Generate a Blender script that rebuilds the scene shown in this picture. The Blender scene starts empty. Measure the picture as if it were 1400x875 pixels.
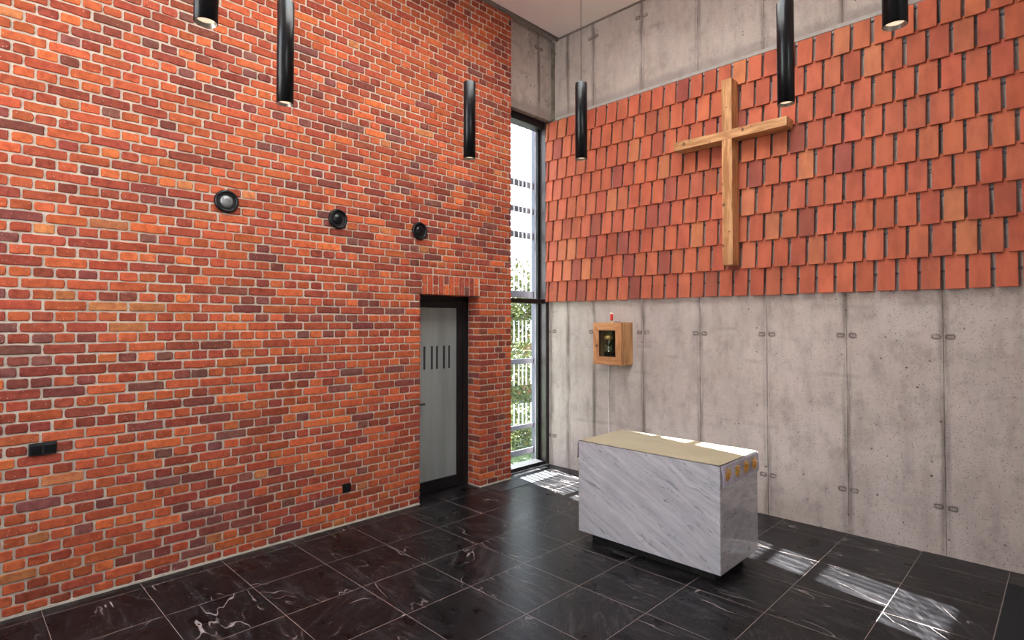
import bpy, bmesh, math, random
from mathutils import Vector, Matrix, noise as mnoise
R = random.Random(7)
S = bpy.context.scene
COL = S.collection
PI = math.pi

# ------------------------------------------------------------------ helpers
def link(name, me, mats, parent=None):
    o = bpy.data.objects.new(name, me)
    COL.objects.link(o)
    for m in (mats if isinstance(mats, (list, tuple)) else [mats]):
        me.materials.append(m)
    if parent is not None:
        o.parent = parent
    return o

def obj(name, bm, mats, parent=None, smooth=False):
    me = bpy.data.meshes.new(name)
    bmesh.ops.recalc_face_normals(bm, faces=bm.faces[:])
    bm.to_mesh(me); bm.free()
    if smooth:
        for p in me.polygons: p.use_smooth = True
    return link(name, me, mats, parent)

def tag(o, label, cat, group=None):
    o['label'] = label; o['category'] = cat
    if group: o['group'] = group
    return o

def struct(o):
    o['kind'] = 'structure'
    return o

def empty(name, loc, rotz=0.0):
    o = bpy.data.objects.new(name, None)
    o.empty_display_size = 0.05
    COL.objects.link(o); o.location = loc; o.rotation_euler = (0, 0, rotz)
    return o

def box(bm, x0, y0, z0, x1, y1, z1, bevel=0.0, mi=0):
    vs = [bm.verts.new(p) for p in ((x0,y0,z0),(x1,y0,z0),(x1,y1,z0),(x0,y1,z0),(x0,y0,z1),(x1,y0,z1),(x1,y1,z1),(x0,y1,z1))]
    fs = []
    for f in ((0,3,2,1),(4,5,6,7),(0,1,5,4),(1,2,6,5),(2,3,7,6),(3,0,4,7)):
        fc = bm.faces.new([vs[i] for i in f]); fc.material_index = mi; fs.append(fc)
    if bevel > 0:
        es = list({e for f in fs for e in f.edges})
        bmesh.ops.bevel(bm, geom=es, offset=bevel, segments=2, profile=0.5, affect='EDGES')
    return vs

def bx(x0, y0, z0, x1, y1, z1, bevel=0.0):
    bm = bmesh.new(); box(bm, x0, y0, z0, x1, y1, z1, bevel); return bm

def lathe(bm, prof, n=32, axis='Z', origin=(0,0,0), close=False):
    """prof = list of (r, h). axis Z or X."""
    rings = []
    ox, oy, oz = origin
    for r, h in prof:
        ring = []
        if r < 1e-6:
            p = (ox, oy, oz+h) if axis == 'Z' else (ox+h, oy, oz)
            ring = [bm.verts.new(p)]
        else:
            for i in range(n):
                a = 2*PI*i/n
                c, s = r*math.cos(a), r*math.sin(a)
                p = (ox+c, oy+s, oz+h) if axis == 'Z' else (ox+h, oy+c, oz+s)
                ring.append(bm.verts.new(p))
        rings.append(ring)
    for a, b in zip(rings[:-1], rings[1:]):
        if len(a) == 1 and len(b) == 1: continue
        for i in range(n):
            j = (i+1) % n
            if len(a) == 1: bm.faces.new((a[0], b[i], b[j]))
            elif len(b) == 1: bm.faces.new((a[i], a[j], b[0]))
            else: bm.faces.new((a[i], a[j], b[j], b[i]))

def tube(bm, pts, r, n=8):
    rings = []
    m = len(pts)
    for i, p in enumerate(pts):
        p = Vector(p)
        d = (Vector(pts[min(i+1, m-1)]) - Vector(pts[max(i-1, 0)])).normalized()
        u = d.cross(Vector((0, 0, 1)))
        if u.length < 1e-3: u = d.cross(Vector((1, 0, 0)))
        u.normalize(); v = d.cross(u)
        rings.append([bm.verts.new(p + u*r*math.cos(2*PI*k/n) + v*r*math.sin(2*PI*k/n)) for k in range(n)])
    for a, b in zip(rings[:-1], rings[1:]):
        for k in range(n):
            l = (k+1) % n
            bm.faces.new((a[k], a[l], b[l], b[k]))
    bm.faces.new(rings[0][::-1]); bm.faces.new(rings[-1])

# ------------------------------------------------------------------ node helper
class V:
    """socket wrapper with maths"""
    def __init__(s, nt, sock): s.nt = nt; s.s = sock
    def _m(s, op, *o):
        n = s.nt.nodes.new('ShaderNodeMath'); n.operation = op
        for i, a in enumerate((s,)+o):
            if isinstance(a, V): s.nt.links.new(a.s, n.inputs[i])
            else: n.inputs[i].default_value = float(a)
        return V(s.nt, n.outputs[0])
    def __add__(s, o): return s._m('ADD', o)
    def __sub__(s, o): return s._m('SUBTRACT', o)
    def __mul__(s, o): return s._m('MULTIPLY', o)
    def __truediv__(s, o): return s._m('DIVIDE', o)
    __radd__ = __add__; __rmul__ = __mul__
    def abs(s): return s._m('ABSOLUTE')
    def floor(s): return s._m('FLOOR')
    def frac(s): return s._m('FRACT')
    def max(s, o): return s._m('MAXIMUM', o)
    def min(s, o): return s._m('MINIMUM', o)
    def pow(s, o): return s._m('POWER', o)
    def lt(s, o): return s._m('LESS_THAN', o)
    def gt(s, o): return s._m('GREATER_THAN', o)
    def ramp(s, a, b, lo=0.0, hi=1.0):
        n = s.nt.nodes.new('ShaderNodeMapRange'); n.interpolation_type = 'SMOOTHSTEP'
        s.nt.links.new(s.s, n.inputs[0])
        for i, x in enumerate((a, b, lo, hi)): n.inputs[i+1].default_value = x
        return V(s.nt, n.outputs[0])

class Mat:
    def __init__(s, name):
        s.m = bpy.data.materials.new(name); s.m.use_nodes = True
        s.nt = s.m.node_tree
        s.bsdf = s.nt.nodes['Principled BSDF']
        g = s.nt.nodes.new('ShaderNodeNewGeometry'); s.P = g.outputs['Position']
        t = s.nt.nodes.new('ShaderNodeTexCoord'); s.O = t.outputs['Object']
    def sep(s, vec):
        n = s.nt.nodes.new('ShaderNodeSeparateXYZ'); s.nt.links.new(vec, n.inputs[0])
        return [V(s.nt, n.outputs[i]) for i in range(3)]
    def comb(s, x, y, z):
        n = s.nt.nodes.new('ShaderNodeCombineXYZ')
        for i, a in enumerate((x, y, z)):
            if isinstance(a, V): s.nt.links.new(a.s, n.inputs[i])
            else: n.inputs[i].default_value = a
        return n.outputs[0]
    def map(s, vec, scale=(1,1,1), rot=(0,0,0), loc=(0,0,0)):
        n = s.nt.nodes.new('ShaderNodeMapping'); s.nt.links.new(vec, n.inputs[0])
        n.inputs['Scale'].default_value = scale; n.inputs['Rotation'].default_value = rot; n.inputs['Location'].default_value = loc
        return n.outputs[0]
    def noise(s, vec, scale, detail=4, rough=0.55, dist=0.0):
        n = s.nt.nodes.new('ShaderNodeTexNoise'); s.nt.links.new(vec, n.inputs['Vector'])
        n.inputs['Scale'].default_value = scale; n.inputs['Detail'].default_value = detail
        n.inputs['Roughness'].default_value = rough; n.inputs['Distortion'].default_value = dist
        return V(s.nt, n.outputs['Fac'])
    def noisec(s, vec, scale, detail=2):
        n = s.nt.nodes.new('ShaderNodeTexNoise'); s.nt.links.new(vec, n.inputs['Vector'])
        n.inputs['Scale'].default_value = scale; n.inputs['Detail'].default_value = detail
        return n.outputs['Color']
    def voro(s, vec, scale, rand=1.0, feature='F1'):
        n = s.nt.nodes.new('ShaderNodeTexVoronoi'); s.nt.links.new(vec, n.inputs['Vector'])
        n.feature = feature
        n.inputs['Scale'].default_value = scale; n.inputs['Randomness'].default_value = rand
        return n
    def white(s, vec):
        n = s.nt.nodes.new('ShaderNodeTexWhiteNoise'); s.nt.links.new(vec, n.inputs['Vector'])
        return n
    def vadd(s, a, b, op='ADD', scale=None):
        n = s.nt.nodes.new('ShaderNodeVectorMath'); n.operation = op
        s.nt.links.new(a, n.inputs[0])
        if op == 'SCALE': n.inputs['Scale'].default_value = scale
        else: s.nt.links.new(b, n.inputs[1])
        return n.outputs[0]
    def mix(s, f, a, b, mode='MIX'):
        n = s.nt.nodes.new('ShaderNodeMix'); n.data_type = 'RGBA'; n.blend_type = mode
        if isinstance(f, V): s.nt.links.new(f.s, n.inputs[0])
        else: n.inputs[0].default_value = f
        for i, c in ((6, a), (7, b)):
            if isinstance(c, (tuple, list)): n.inputs[i].default_value = (*c[:3], 1)
            else: s.nt.links.new(c, n.inputs[i])
        return n.outputs[2]
    def set(s, **k):
        for key, v in k.items():
            i = s.bsdf.inputs[key.replace('_', ' ')]
            if isinstance(v, V): s.nt.links.new(v.s, i)
            elif isinstance(v, bpy.types.NodeSocket): s.nt.links.new(v, i)
            elif isinstance(v, (tuple, list)): i.default_value = (*v[:3], 1)
            else: i.default_value = v
        return s
    def bump(s, h, strength=0.3, dist=0.01):
        n = s.nt.nodes.new('ShaderNodeBump'); s.nt.links.new(h.s, n.inputs['Height'])
        n.inputs['Strength'].default_value = strength; n.inputs['Distance'].default_value = dist
        s.nt.links.new(n.outputs[0], s.bsdf.inputs['Normal'])
        return s

def srgb(r, g, b):
    f = lambda c: (c/255/12.92) if c/255 <= 0.04045 else ((c/255+0.055)/1.055)**2.4
    return (f(r), f(g), f(b))

# ------------------------------------------------------------------ materials
def plain(name, col, rough=0.5, metal=0.0, var=0.0, scale=20, bump=0.0, spec=0.5):
    M = Mat(name)
    if var:
        n = M.noise(M.O, scale, 5)
        c = M.mix(n.ramp(0.3, 0.7), tuple(x*(1-var) for x in col), tuple(min(1, x*(1+var)) for x in col))
        M.set(Base_Color=c)
        if bump: M.bump(n, bump, 0.003)
    else:
        M.set(Base_Color=col)
    M.set(Roughness=rough, Metallic=metal)
    M.bsdf.inputs['Specular IOR Level'].default_value = spec
    return M.m

def mat_brick():
    M = Mat('brick')
    a = M.nt.nodes.new('ShaderNodeAttribute'); a.attribute_name = 'col'
    base = a.outputs['Color']
    n1 = M.noise(M.P, 22, 6, 0.65)
    n2 = M.noise(M.map(M.P, (1, 14, 60)), 1.0, 4)
    n3 = M.noise(M.P, 90, 3)
    c = M.mix(n1.ramp(0.35, 0.72), base, M.mix(1.0, base, (0.62, 0.50, 0.50), 'MULTIPLY'))
    c = M.mix(n2.ramp(0.45, 0.75, 0, 0.35), c, M.mix(1.0, c, (1.18, 1.2, 1.2), 'MULTIPLY'))
    # pale lime specks and small dark pits
    v = M.voro(M.P, 70)
    vd = V(M.nt, v.outputs['Distance']); vc = V(M.nt, M.nt.nodes.new('ShaderNodeSeparateColor').outputs[0])
    M.nt.links.new(v.outputs['Color'], vc.s.node.inputs[0])
    c = M.mix(vd.lt(0.16) * vc.gt(0.93) * 0.8, c, (0.72, 0.58, 0.50))
    c = M.mix(vd.lt(0.20) * vc.lt(0.10) * 0.7, c, (0.06, 0.025, 0.02))
    M.set(Base_Color=c, Roughness=0.88)
    M.bsdf.inputs['Specular IOR Level'].default_value = 0.25
    M.bump(n1 * 0.6 + n2 * 0.5 + n3 * 0.3, 0.55, 0.006)
    return M.m

def mat_mortar():
    M = Mat('mortar')
    n = M.noise(M.P, 45, 6, 0.7); n2 = M.noise(M.P, 3, 3)
    c = M.mix(n.ramp(0.3, 0.75), (0.50, 0.42, 0.34), (0.66, 0.57, 0.47))
    c = M.mix(n2.ramp(0.4, 0.7, 0, 0.35), c, (0.40, 0.35, 0.28))
    M.set(Base_Color=c, Roughness=0.95); M.bump(n, 0.6, 0.004)
    M.bsdf.inputs['Specular IOR Level'].default_value = 0.2
    return M.m

def mat_clay():
    M = Mat('terracotta')
    a = M.nt.nodes.new('ShaderNodeAttribute'); a.attribute_name = 'col'
    n1 = M.noise(M.map(M.P, (1, 1, 0.35)), 9, 5, 0.6)
    n2 = M.noise(M.map(M.P, (5, 5, 60)), 1.0, 3)
    c = M.mix(n1.ramp(0.35, 0.7), a.outputs['Color'], M.mix(1.0, a.outputs['Color'], (0.74, 0.70, 0.72), 'MULTIPLY'))
    c = M.mix(n2.ramp(0.5, 0.75, 0, 0.25), c, M.mix(1.0, c, (1.12, 1.15, 1.15), 'MULTIPLY'))
    v = M.voro(M.P, 28)
    c = M.mix(V(M.nt, v.outputs['Distance']).lt(0.05) * 0.5, c, (0.12, 0.04, 0.03))
    M.set(Base_Color=c, Roughness=0.72); M.bump(n1 + n2 * 0.4, 0.25, 0.004)
    M.bsdf.inputs['Specular IOR Level'].default_value = 0.3
    return M.m

def mat_concrete(axis='X'):
    M = Mat('shuttered_concrete_' + axis.lower())
    x, y, z = M.sep(M.P)
    if axis == 'Y': x, y = y + 0.885, x
    pv = M.P
    big = M.noise(pv, 1.1, 7, 0.68)
    mid = M.noise(M.map(pv, (3, 3, 0.9)), 2.2, 6, 0.65)
    fine = M.noise(pv, 60, 5, 0.7)
    grain = M.noise(M.map(pv, (45, 45, 3)), 1.0, 3)
    c = M.mix(big.ramp(0.3, 0.7), srgb(176, 161, 152), srgb(199, 185, 176))
    c = M.mix(mid.ramp(0.42, 0.75, 0, 0.55), c, srgb(148, 132, 124))
    c = M.mix(fine.ramp(0.35, 0.8, 0, 0.25), c, srgb(130, 122, 118))
    c = M.mix(grain.ramp(0.5, 0.8, 0, 0.20), c, srgb(150, 143, 138))
    cld = M.noise(M.map(pv, (2.6, 2.6, 2.0)), 1.6, 7, 0.72)
    c = M.mix(cld.ramp(0.48, 0.72, 0, 0.55), c, srgb(132, 117, 111))
    c = M.mix(cld.ramp(0.42, 0.28, 0, 0.35), c, srgb(208, 198, 190))
    # horizontal pour lines
    wob = M.noise(pv, 1.3, 2)
    hz = ((z * 3.1 + wob * 0.45 + (x * 0.7).floor() * 0.31 + 0.2).frac() - 0.5).abs()
    hmask = M.noise(M.map(pv, (1.6, 1.6, 4)), 1.0, 4).ramp(0.50, 0.64)
    c = M.mix(hz.ramp(0.0, 0.11, 0.30, 0.0) * hmask, c, srgb(120, 110, 106))
    # shutter board seams (real stain lines every 0.71 m)
    u = ((x - 0.609) / 0.7125)
    k = u.floor()
    du = ((u + 0.5).frac() - 0.5) * 0.7125
    extra = (x - (0.185 if axis == 'X' else 90.0))
    du2 = extra.abs()
    jit = (M.noise(M.map(pv, (0.1, 0.1, 3.5)), 1.0, 5) - 0.5) * 0.008
    d = (du + jit).abs().min((extra + jit).abs())
    line = d.ramp(0.001, 0.006, 1.0, 0.0)
    halo = d.ramp(0.010, 0.055, 1.0, 0.0) * M.noise(M.map(pv, (14, 14, 1.6)), 1.0, 6, 0.65).ramp(0.36, 0.62)
    c = M.mix(halo * 0.72, c, srgb(104, 92, 86))
    c = M.mix(line * (M.noise(pv, 3.0, 4).ramp(0.35, 0.6, 0.35, 0.8)), c, srgb(76, 68, 63))
    # imprint of the form ties beside each seam: two loops
    tw1 = (M.noise(pv, 22, 3) - 0.5) * 0.018; tw2 = (M.noise(M.map(pv, loc=(3, 5, 1)), 22, 3) - 0.5) * 0.018
    def loop(zc):
        ddx = ((du.abs() - 0.048 + tw1).abs() - 0.016).max(0.0)
        ddz = (z - zc + tw2).abs() - 0.004
        dd = (ddx * ddx + ddz.max(0.0) * ddz.max(0.0)).pow(0.5)
        ring = (dd - 0.012).abs().ramp(0.002, 0.009, 1.0, 0.0)
        blot = dd.ramp(0.006, 0.035, 0.45, 0.0)
        return ring.max(blot)
    ties = loop(1.805).max(loop(0.397)).max(loop(5.592)).max(loop(3.2))
    tn = M.noise(pv, 9, 4).ramp(0.30, 0.50, 0.3, 1.0)
    c = M.mix(ties * tn * 0.9, c, srgb(80, 69, 63))
    # air bubbles, more of them to the right and low
    v = M.voro(M.vadd(M.map(pv, (1, 1, 1)), M.vadd(M.noisec(pv, 30), None, 'SCALE', 0.02)), 26)
    vs = M.nt.nodes.new('ShaderNodeSeparateColor'); M.nt.links.new(v.outputs['Color'], vs.inputs[0])
    vr = V(M.nt, vs.outputs[0]); vg = V(M.nt, vs.outputs[1]).pow(2.0)
    dist = V(M.nt, v.outputs['Distance'])
    dens = M.noise(pv, 0.8, 2).ramp(0.35, 0.7, 0.0, 0.12) + x.ramp(1.5, 4.6, 0.03, 0.34)
    pit = ((dist + (fine - 0.5) * 0.12) / (vg * 0.30 + 0.085)).ramp(0.7, 1.05, 1.0, 0.0) * (vr - dens).lt(0.0)
    c = M.mix(pit * 0.85, c, srgb(70, 60, 57))
    v2 = M.voro(pv, 75)
    vs2 = M.nt.nodes.new('ShaderNodeSeparateColor'); M.nt.links.new(v2.outputs['Color'], vs2.inputs[0])
    pit2 = V(M.nt, v2.outputs['Distance']).lt(0.30) * (V(M.nt, vs2.outputs[0]) - dens * 0.6).lt(0.03)
    c = M.mix(pit2 * 0.6, c, srgb(88, 78, 74))
    # water mark just below the ledge of the tiles' upper edge
    ed = ((z - 4.74) + (M.noise(pv, 5, 4) - 0.5) * 0.12)
    c = M.mix(ed.ramp(0.0, 0.10, 1.0, 0.0) * z.gt(4.66) * 0.45, c, srgb(112, 104, 100))
    M.set(Base_Color=c, Roughness=0.82)
    M.bsdf.inputs['Specular IOR Level'].default_value = 0.3
    h = fine * 0.25 + mid * 0.3 - line * 0.9 - pit * 1.2 - ties * 0.5
    M.bump(h, 0.45, 0.006)
    return M.m

def mat_floor():
    M = Mat('black_stone_tiles')
    x, y, z = M.sep(M.P)
    tx = (x - 0.12) / 0.5555; ty = (y + 0.295) / 0.562
    ix = tx.floor(); iy = ty.floor()
    dx = ((tx + 0.5).frac() - 0.5).abs() * 0.5555
    dy = ((ty + 0.5).frac() - 0.5).abs() * 0.562
    d = dx.min(dy)
    idv = M.comb(ix, iy, 0.0)
    w = M.white(idv)
    off = M.vadd(w.outputs['Color'], None, 'SCALE', 37.0)
    # each slab turned by its own amount
    vr = M.nt.nodes.new('ShaderNodeVectorRotate'); vr.rotation_type = 'Z_AXIS'
    M.nt.links.new(M.P, vr.inputs['Vector'])
    ang = V(M.nt, w.outputs['Value']).gt(0.72) * 0.7 + V(M.nt, w.outputs['Value']) * 0.35 - 0.05
    M.nt.links.new(ang.s, vr.inputs['Angle'])
    P = M.vadd(vr.outputs[0], off)
    st = M.noise(M.map(P, (1.6, 13, 1)), 1.0, 7, 0.68, 0.5)
    cl = M.noise(P, 3.2, 6, 0.62, 0.8)
    fine0 = M.noise(P, 28, 3, 0.6)
    wv = M.noise(M.map(P, (0.7, 2.6, 1)), 1.0, 3, 0.45, 0.25)
    wv2 = M.noise(M.map(P, (0.8, 2.4, 1), loc=(5, 3, 0)), 1.7, 3, 0.45, 0.4)
    vein = (wv + (fine0 - 0.5) * 0.012 - 0.5).abs().ramp(0.0, 0.0035, 1.0, 0.0)
    vein2 = (wv2 + (fine0 - 0.5) * 0.015 - 0.46).abs().ramp(0.0, 0.007, 1.0, 0.0)
    msk = M.noise(P, 2.6, 4).ramp(0.50, 0.60)
    msk2 = M.noise(M.map(P, loc=(9, 1, 0)), 2.4, 3).ramp(0.54, 0.66)
    fine = M.noise(P, 120, 4, 0.7)
    c = M.mix(cl.ramp(0.3, 0.75), (0.0045, 0.0042, 0.0046), (0.013, 0.012, 0.013))
    c = M.mix(st.ramp(0.5, 0.72, 0, 0.7), c, (0.050, 0.046, 0.048))
    hair = (M.noise(M.map(P, (2, 9, 1)), 1.0, 8, 0.6, 1.0) - 0.5).abs().ramp(0.0, 0.010, 0.8, 0.0) * cl.ramp(0.45, 0.6)
    c = M.mix(hair * 0.5, c, (0.16, 0.135, 0.13))
    c = M.mix(vein2 * msk2 * 0.55, c, (0.30, 0.25, 0.24))
    brush = M.noise(M.map(P, (2.4, 10, 1), loc=(4, 4, 0)), 1.0, 6, 0.7, 0.6).ramp(0.52, 0.70) * M.noise(M.map(P, loc=(2, 8, 0)), 2.1, 3).ramp(0.50, 0.62)
    c = M.mix(brush * 0.6, c, (0.10, 0.085, 0.085))
    c = M.mix(vein * msk * 0.75, c, (0.50, 0.43, 0.40))
    grout = d.ramp(0.0012, 0.0026, 1.0, 0.0)
    c = M.mix(grout, c, (0.30, 0.235, 0.205))
    M.set(Base_Color=c, Roughness=cl.ramp(0.2, 0.8, 0.25, 0.36) + grout * 0.4)
    M.bsdf.inputs['Specular IOR Level'].default_value = 0.22
    h = st * 0.6 + fine * 0.06 + M.noise(P, 17, 4) * 0.55 - grout * 0.6
    M.bump(h, 0.5, 0.006)
    return M.m

def mat_marble():
    M = Mat('grey_veined_marble')
    P = M.P
    # veins run down to the right on the long face
    rt = M.map(P, (1, 1, 1), (0, math.radians(-27), 0))
    warp = M.vadd(M.noisec(P, 3.2, 5), None, 'SCALE', 0.10)
    rt = M.vadd(rt, warp)
    st = M.noise(M.map(rt, (1.6, 6, 22)), 1.0, 8, 0.7, 0.3)
    st2 = M.noise(M.map(rt, (3, 8, 48), loc=(3, 1, 2)), 1.0, 6, 0.62, 0.2)
    cl = M.noise(M.map(rt, (1.5, 3, 5)), 1.0, 4)
    c = M.mix(st.ramp(0.32, 0.66), srgb(212, 209, 210), srgb(182, 180, 184))
    vein = st2.ramp(0.55, 0.68) * M.noise(M.map(rt, (5, 9, 14)), 1.0, 5, 0.6).ramp(0.46, 0.64)
    c = M.mix(vein * 0.95, c, srgb(98, 99, 106))
    spk = M.noise(M.map(rt, (22, 40, 60)), 1.0, 5, 0.7).ramp(0.56, 0.70) * M.noise(M.map(rt, (3, 5, 9), loc=(2, 2, 2)), 1.0, 3).ramp(0.45, 0.62)
    c = M.mix(spk * 0.85, c, srgb(92, 92, 98))
    c = M.mix(M.noise(P, 1.8, 3).ramp(0.45, 0.7, 0, 0.4), c, srgb(168, 166, 169))
    thin = (M.noise(M.map(rt, (1.2, 5, 12), loc=(7, 2, 4)), 1.0, 6, 0.6, 0.5) - 0.5).abs().ramp(0, 0.014, 1, 0)
    c = M.mix(thin * cl.ramp(0.48, 0.62) * 0.35, c, srgb(96, 97, 103))
    v = M.voro(M.map(rt, (8, 20, 24)), 1.0)
    vs = M.nt.nodes.new('ShaderNodeSeparateColor'); M.nt.links.new(v.outputs['Color'], vs.inputs[0])
    dot = V(M.nt, v.outputs['Distance']).ramp(0.08, 0.22, 1, 0) * V(M.nt, vs.outputs[0]).gt(0.90)
    c = M.mix(dot * 0.55, c, srgb(70, 70, 74))
    M.set(Base_Color=c, Roughness=0.07)
    M.bsdf.inputs['Specular IOR Level'].default_value = 0.95
    return M.m

def mat_wood(name, c1, c2, c3, scale=(1, 1, 1), rough=0.6, rings=26.0, spec=0.3, knots=()):
    """scale squeezes object axes so that the grain runs along the axis with the small factor"""
    M = Mat(name)
    P = M.map(M.O, scale)
    w = M.vadd(M.noisec(M.O, 2.0, 2), None, 'SCALE', 0.06)
    Q = M.vadd(P, w)
    n = M.noise(Q, rings, 4, 0.6, 0.4)
    n2 = M.noise(P, rings * 4, 3, 0.7)
    big = M.noise(M.O, 2.4, 3)
    c = M.mix(n.ramp(0.36, 0.62), c1, c2)
    c = M.mix(n2.ramp(0.5, 0.8, 0, 0.5), c, c3)
    c = M.mix(big.ramp(0.45, 0.75, 0, 0.35), c, c3)
    v = M.voro(M.map(M.O, (7.5, 7.5, 7.5)), 1.0)
    vd = V(M.nt, v.outputs['Distance'])
    vs = M.nt.nodes.new('ShaderNodeSeparateColor'); M.nt.links.new(v.outputs['Color'], vs.inputs[0])
    kn = vd.ramp(0.06, 0.20, 1, 0) * V(M.nt, vs.outputs[0]).gt(0.5)
    c = M.mix(kn * 0.85, c, (0.075, 0.032, 0.015))
    kk = None
    for (kx, kz, kr) in knots:
        ox, oy, oz = M.sep(M.vadd(M.O, M.vadd(M.noisec(M.O, 14.0, 2), None, 'SCALE', 0.02)))
        e = ((ox - kx - 0.01) * (ox - kx - 0.01) + (oz - kz - 0.01) * (oz - kz - 0.01)).pow(0.5) / kr
        q = e.ramp(0.55, 1.0, 1.0, 0.0)
        kk = q if kk is None else kk.max(q)
    if kk is not None: c = M.mix(kk * 0.8, c, (0.09, 0.038, 0.018))
    crack = (M.noise(Q, rings * 0.5, 2) - 0.52).abs().ramp(0, 0.004, 1, 0) * big.ramp(0.5, 0.6)
    c = M.mix(crack * 0.6, c, (0.06, 0.03, 0.015))
    M.set(Base_Color=c, Roughness=rough)
    M.bsdf.inputs['Specular IOR Level'].default_value = spec
    M.bump(n + n2 * 0.5 - crack - kn * 0.5, 0.45, 0.003)
    return M.m

def mat_glass(name, tint=(1, 1, 1), rough=0.0, gl=0.12):
    m = bpy.data.materials.new(name); m.use_nodes = True
    nt = m.node_tree; nt.nodes.clear()
    out = nt.nodes.new('ShaderNodeOutputMaterial')
    tr = nt.nodes.new('ShaderNodeBsdfTransparent'); tr.inputs[0].default_value = (*tint, 1)
    g = nt.nodes.new('ShaderNodeBsdfGlossy'); g.inputs['Roughness'].default_value = rough
    fr = nt.nodes.new('ShaderNodeFresnel'); fr.inputs[0].default_value = 1.45
    # the fresnel node inverts its index on back faces: undo that, a pane does not refract here
    ge = nt.nodes.new('ShaderNodeNewGeometry'); mr = nt.nodes.new('ShaderNodeMapRange')
    mr.inputs[3].default_value = 1.45; mr.inputs[4].default_value = 1/1.45
    nt.links.new(ge.outputs['Backfacing'], mr.inputs[0]); nt.links.new(mr.outputs[0], fr.inputs[0])
    mx = nt.nodes.new('ShaderNodeMixShader')
    nt.links.new(fr.outputs[0], mx.inputs[0]); nt.links.new(tr.outputs[0], mx.inputs[1]); nt.links.new(g.outputs[0], mx.inputs[2])
    nt.links.new(mx.outputs[0], out.inputs[0])
    return m

def mat_emit(name, col, strength):
    M = Mat(name)
    M.set(Base_Color=col, Roughness=0.4)
    M.bsdf.inputs['Emission Color'].default_value = (*col, 1)
    M.bsdf.inputs['Emission Strength'].default_value = strength
    return M.m

def mat_leaf():
    M = Mat('leaves')
    a = M.nt.nodes.new('ShaderNodeAttribute'); a.attribute_name = 'col'
    M.set(Base_Color=a.outputs['Color'], Roughness=0.5)
    M.bsdf.inputs['Transmission Weight'].default_value = 0.0
    M.bsdf.inputs['Subsurface Weight'].default_value = 0.0
    return M.m

def mat_cloth_white():
    M = Mat('white_satin')
    n = M.noise(M.map(M.P, (1, 9, 5), (0.6, 0, 0)), 1.6, 3)
    n2 = M.noise(M.P, 300, 2)
    c = M.mix(n.ramp(0.35, 0.7), (0.94, 0.88, 0.93), (0.84, 0.74, 0.85))
    M.set(Base_Color=c, Roughness=0.38); M.bsdf.inputs['Sheen Weight'].default_value = 0.3
    M.bump(n + n2 * 0.05, 0.5, 0.02)
    return M.m

def mat_cover():
    M = Mat('cream_cover_cloth')
    x, y, z = M.sep(M.P)
    n = M.noise(M.P, 2.5, 3)
    fold = (x - 2.44).abs().ramp(0.0, 0.006, 1, 0).max(((y + 1.5).abs().ramp(0.0, 0.004, 0.6, 0)))
    weave = M.noise(M.P, 400, 2)
    c = M.mix(n.ramp(0.3, 0.7), srgb(246, 230, 192), srgb(236, 219, 180))
    c = M.mix(fold * 0.3, c, srgb(180, 165, 125))
    M.set(Base_Color=c, Roughness=0.8); M.bump(weave * 0.2 - fold, 0.2, 0.003)
    return M.m

def mat_frosted():
    M = Mat('frosted_door_film')
    x, y, z = M.sep(M.P)
    n = M.noise(M.map(M.P, (1, 6, 0.6)), 1.2, 3)
    c = M.mix(n.ramp(0.3, 0.7), srgb(128, 132, 130), srgb(142, 146, 143))
    M.set(Base_Color=c, Roughness=0.07); M.bsdf.inputs['Specular IOR Level'].default_value = 0.6
    return M.m

def mat_grille():
    M = Mat('black_mesh')
    x, y, z = M.sep(M.P)
    a = ((x * 95.0).frac() - 0.5).abs(); b = ((y * 95.0).frac() - 0.5).abs()
    w = a.max(b)
    c = M.mix(w.ramp(0.28, 0.34), (0.004, 0.004, 0.004), (0.05, 0.05, 0.052))
    M.set(Base_Color=c, Roughness=0.45, Metallic=0.0)
    M.bump(w, 0.6, 0.003)
    return M.m

m_brick = mat_brick(); m_mortar = mat_mortar(); m_clay = mat_clay()
m_conc = mat_concrete('X'); m_concY = mat_concrete('Y')
m_floor = mat_floor(); m_marble = mat_marble()
m_black = plain('black_lacquer', (0.005, 0.005, 0.006), 0.28, spec=0.35)
m_blackmat = plain('matt_black', (0.010, 0.010, 0.010), 0.55, var=0.2)
m_frame = plain('anthracite_frame', (0.010, 0.009, 0.010), 0.42, var=0.15, spec=0.3)
m_frame2 = plain('dark_brown_frame', (0.055, 0.042, 0.042), 0.28, var=0.15, spec=0.5)
m_reflector = plain('brushed_reflector', (0.42, 0.38, 0.33), 0.35, 0.8)
m_lampglow = mat_emit('lamp_lens', (1.0, 0.78, 0.55), 0.95)
m_ceil = plain('ceiling_paint', srgb(236, 222, 216), 0.9, var=0.02, scale=3)
m_greytrim = plain('grey_bead', srgb(128, 116, 108), 0.7, var=0.15)
m_white = plain('white_plaster', srgb(225, 222, 217), 0.9, var=0.02, scale=3)
m_render = plain('grey_render', srgb(165, 158, 150), 0.9, var=0.08, scale=6)
m_whitecable = plain('white_cable', srgb(236, 228, 222), 0.5)
m_steel = plain('white_painted_steel', srgb(190, 193, 199), 0.5)
m_greysteel = plain('galvanised_steel', srgb(82, 84, 98), 0.5, 0.2, var=0.06)
m_cord = plain('thin_steel_wire', (0.02, 0.02, 0.02), 0.6)
m_glass = mat_glass('clear_glass', (0.96, 0.98, 0.97))
m_glassbox = mat_glass('pane_glass', (0.85, 0.88, 0.82))
m_frost = mat_frosted()
m_marks = plain('grey_film_marks', srgb(48, 50, 52), 0.5, spec=0.2)
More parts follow.
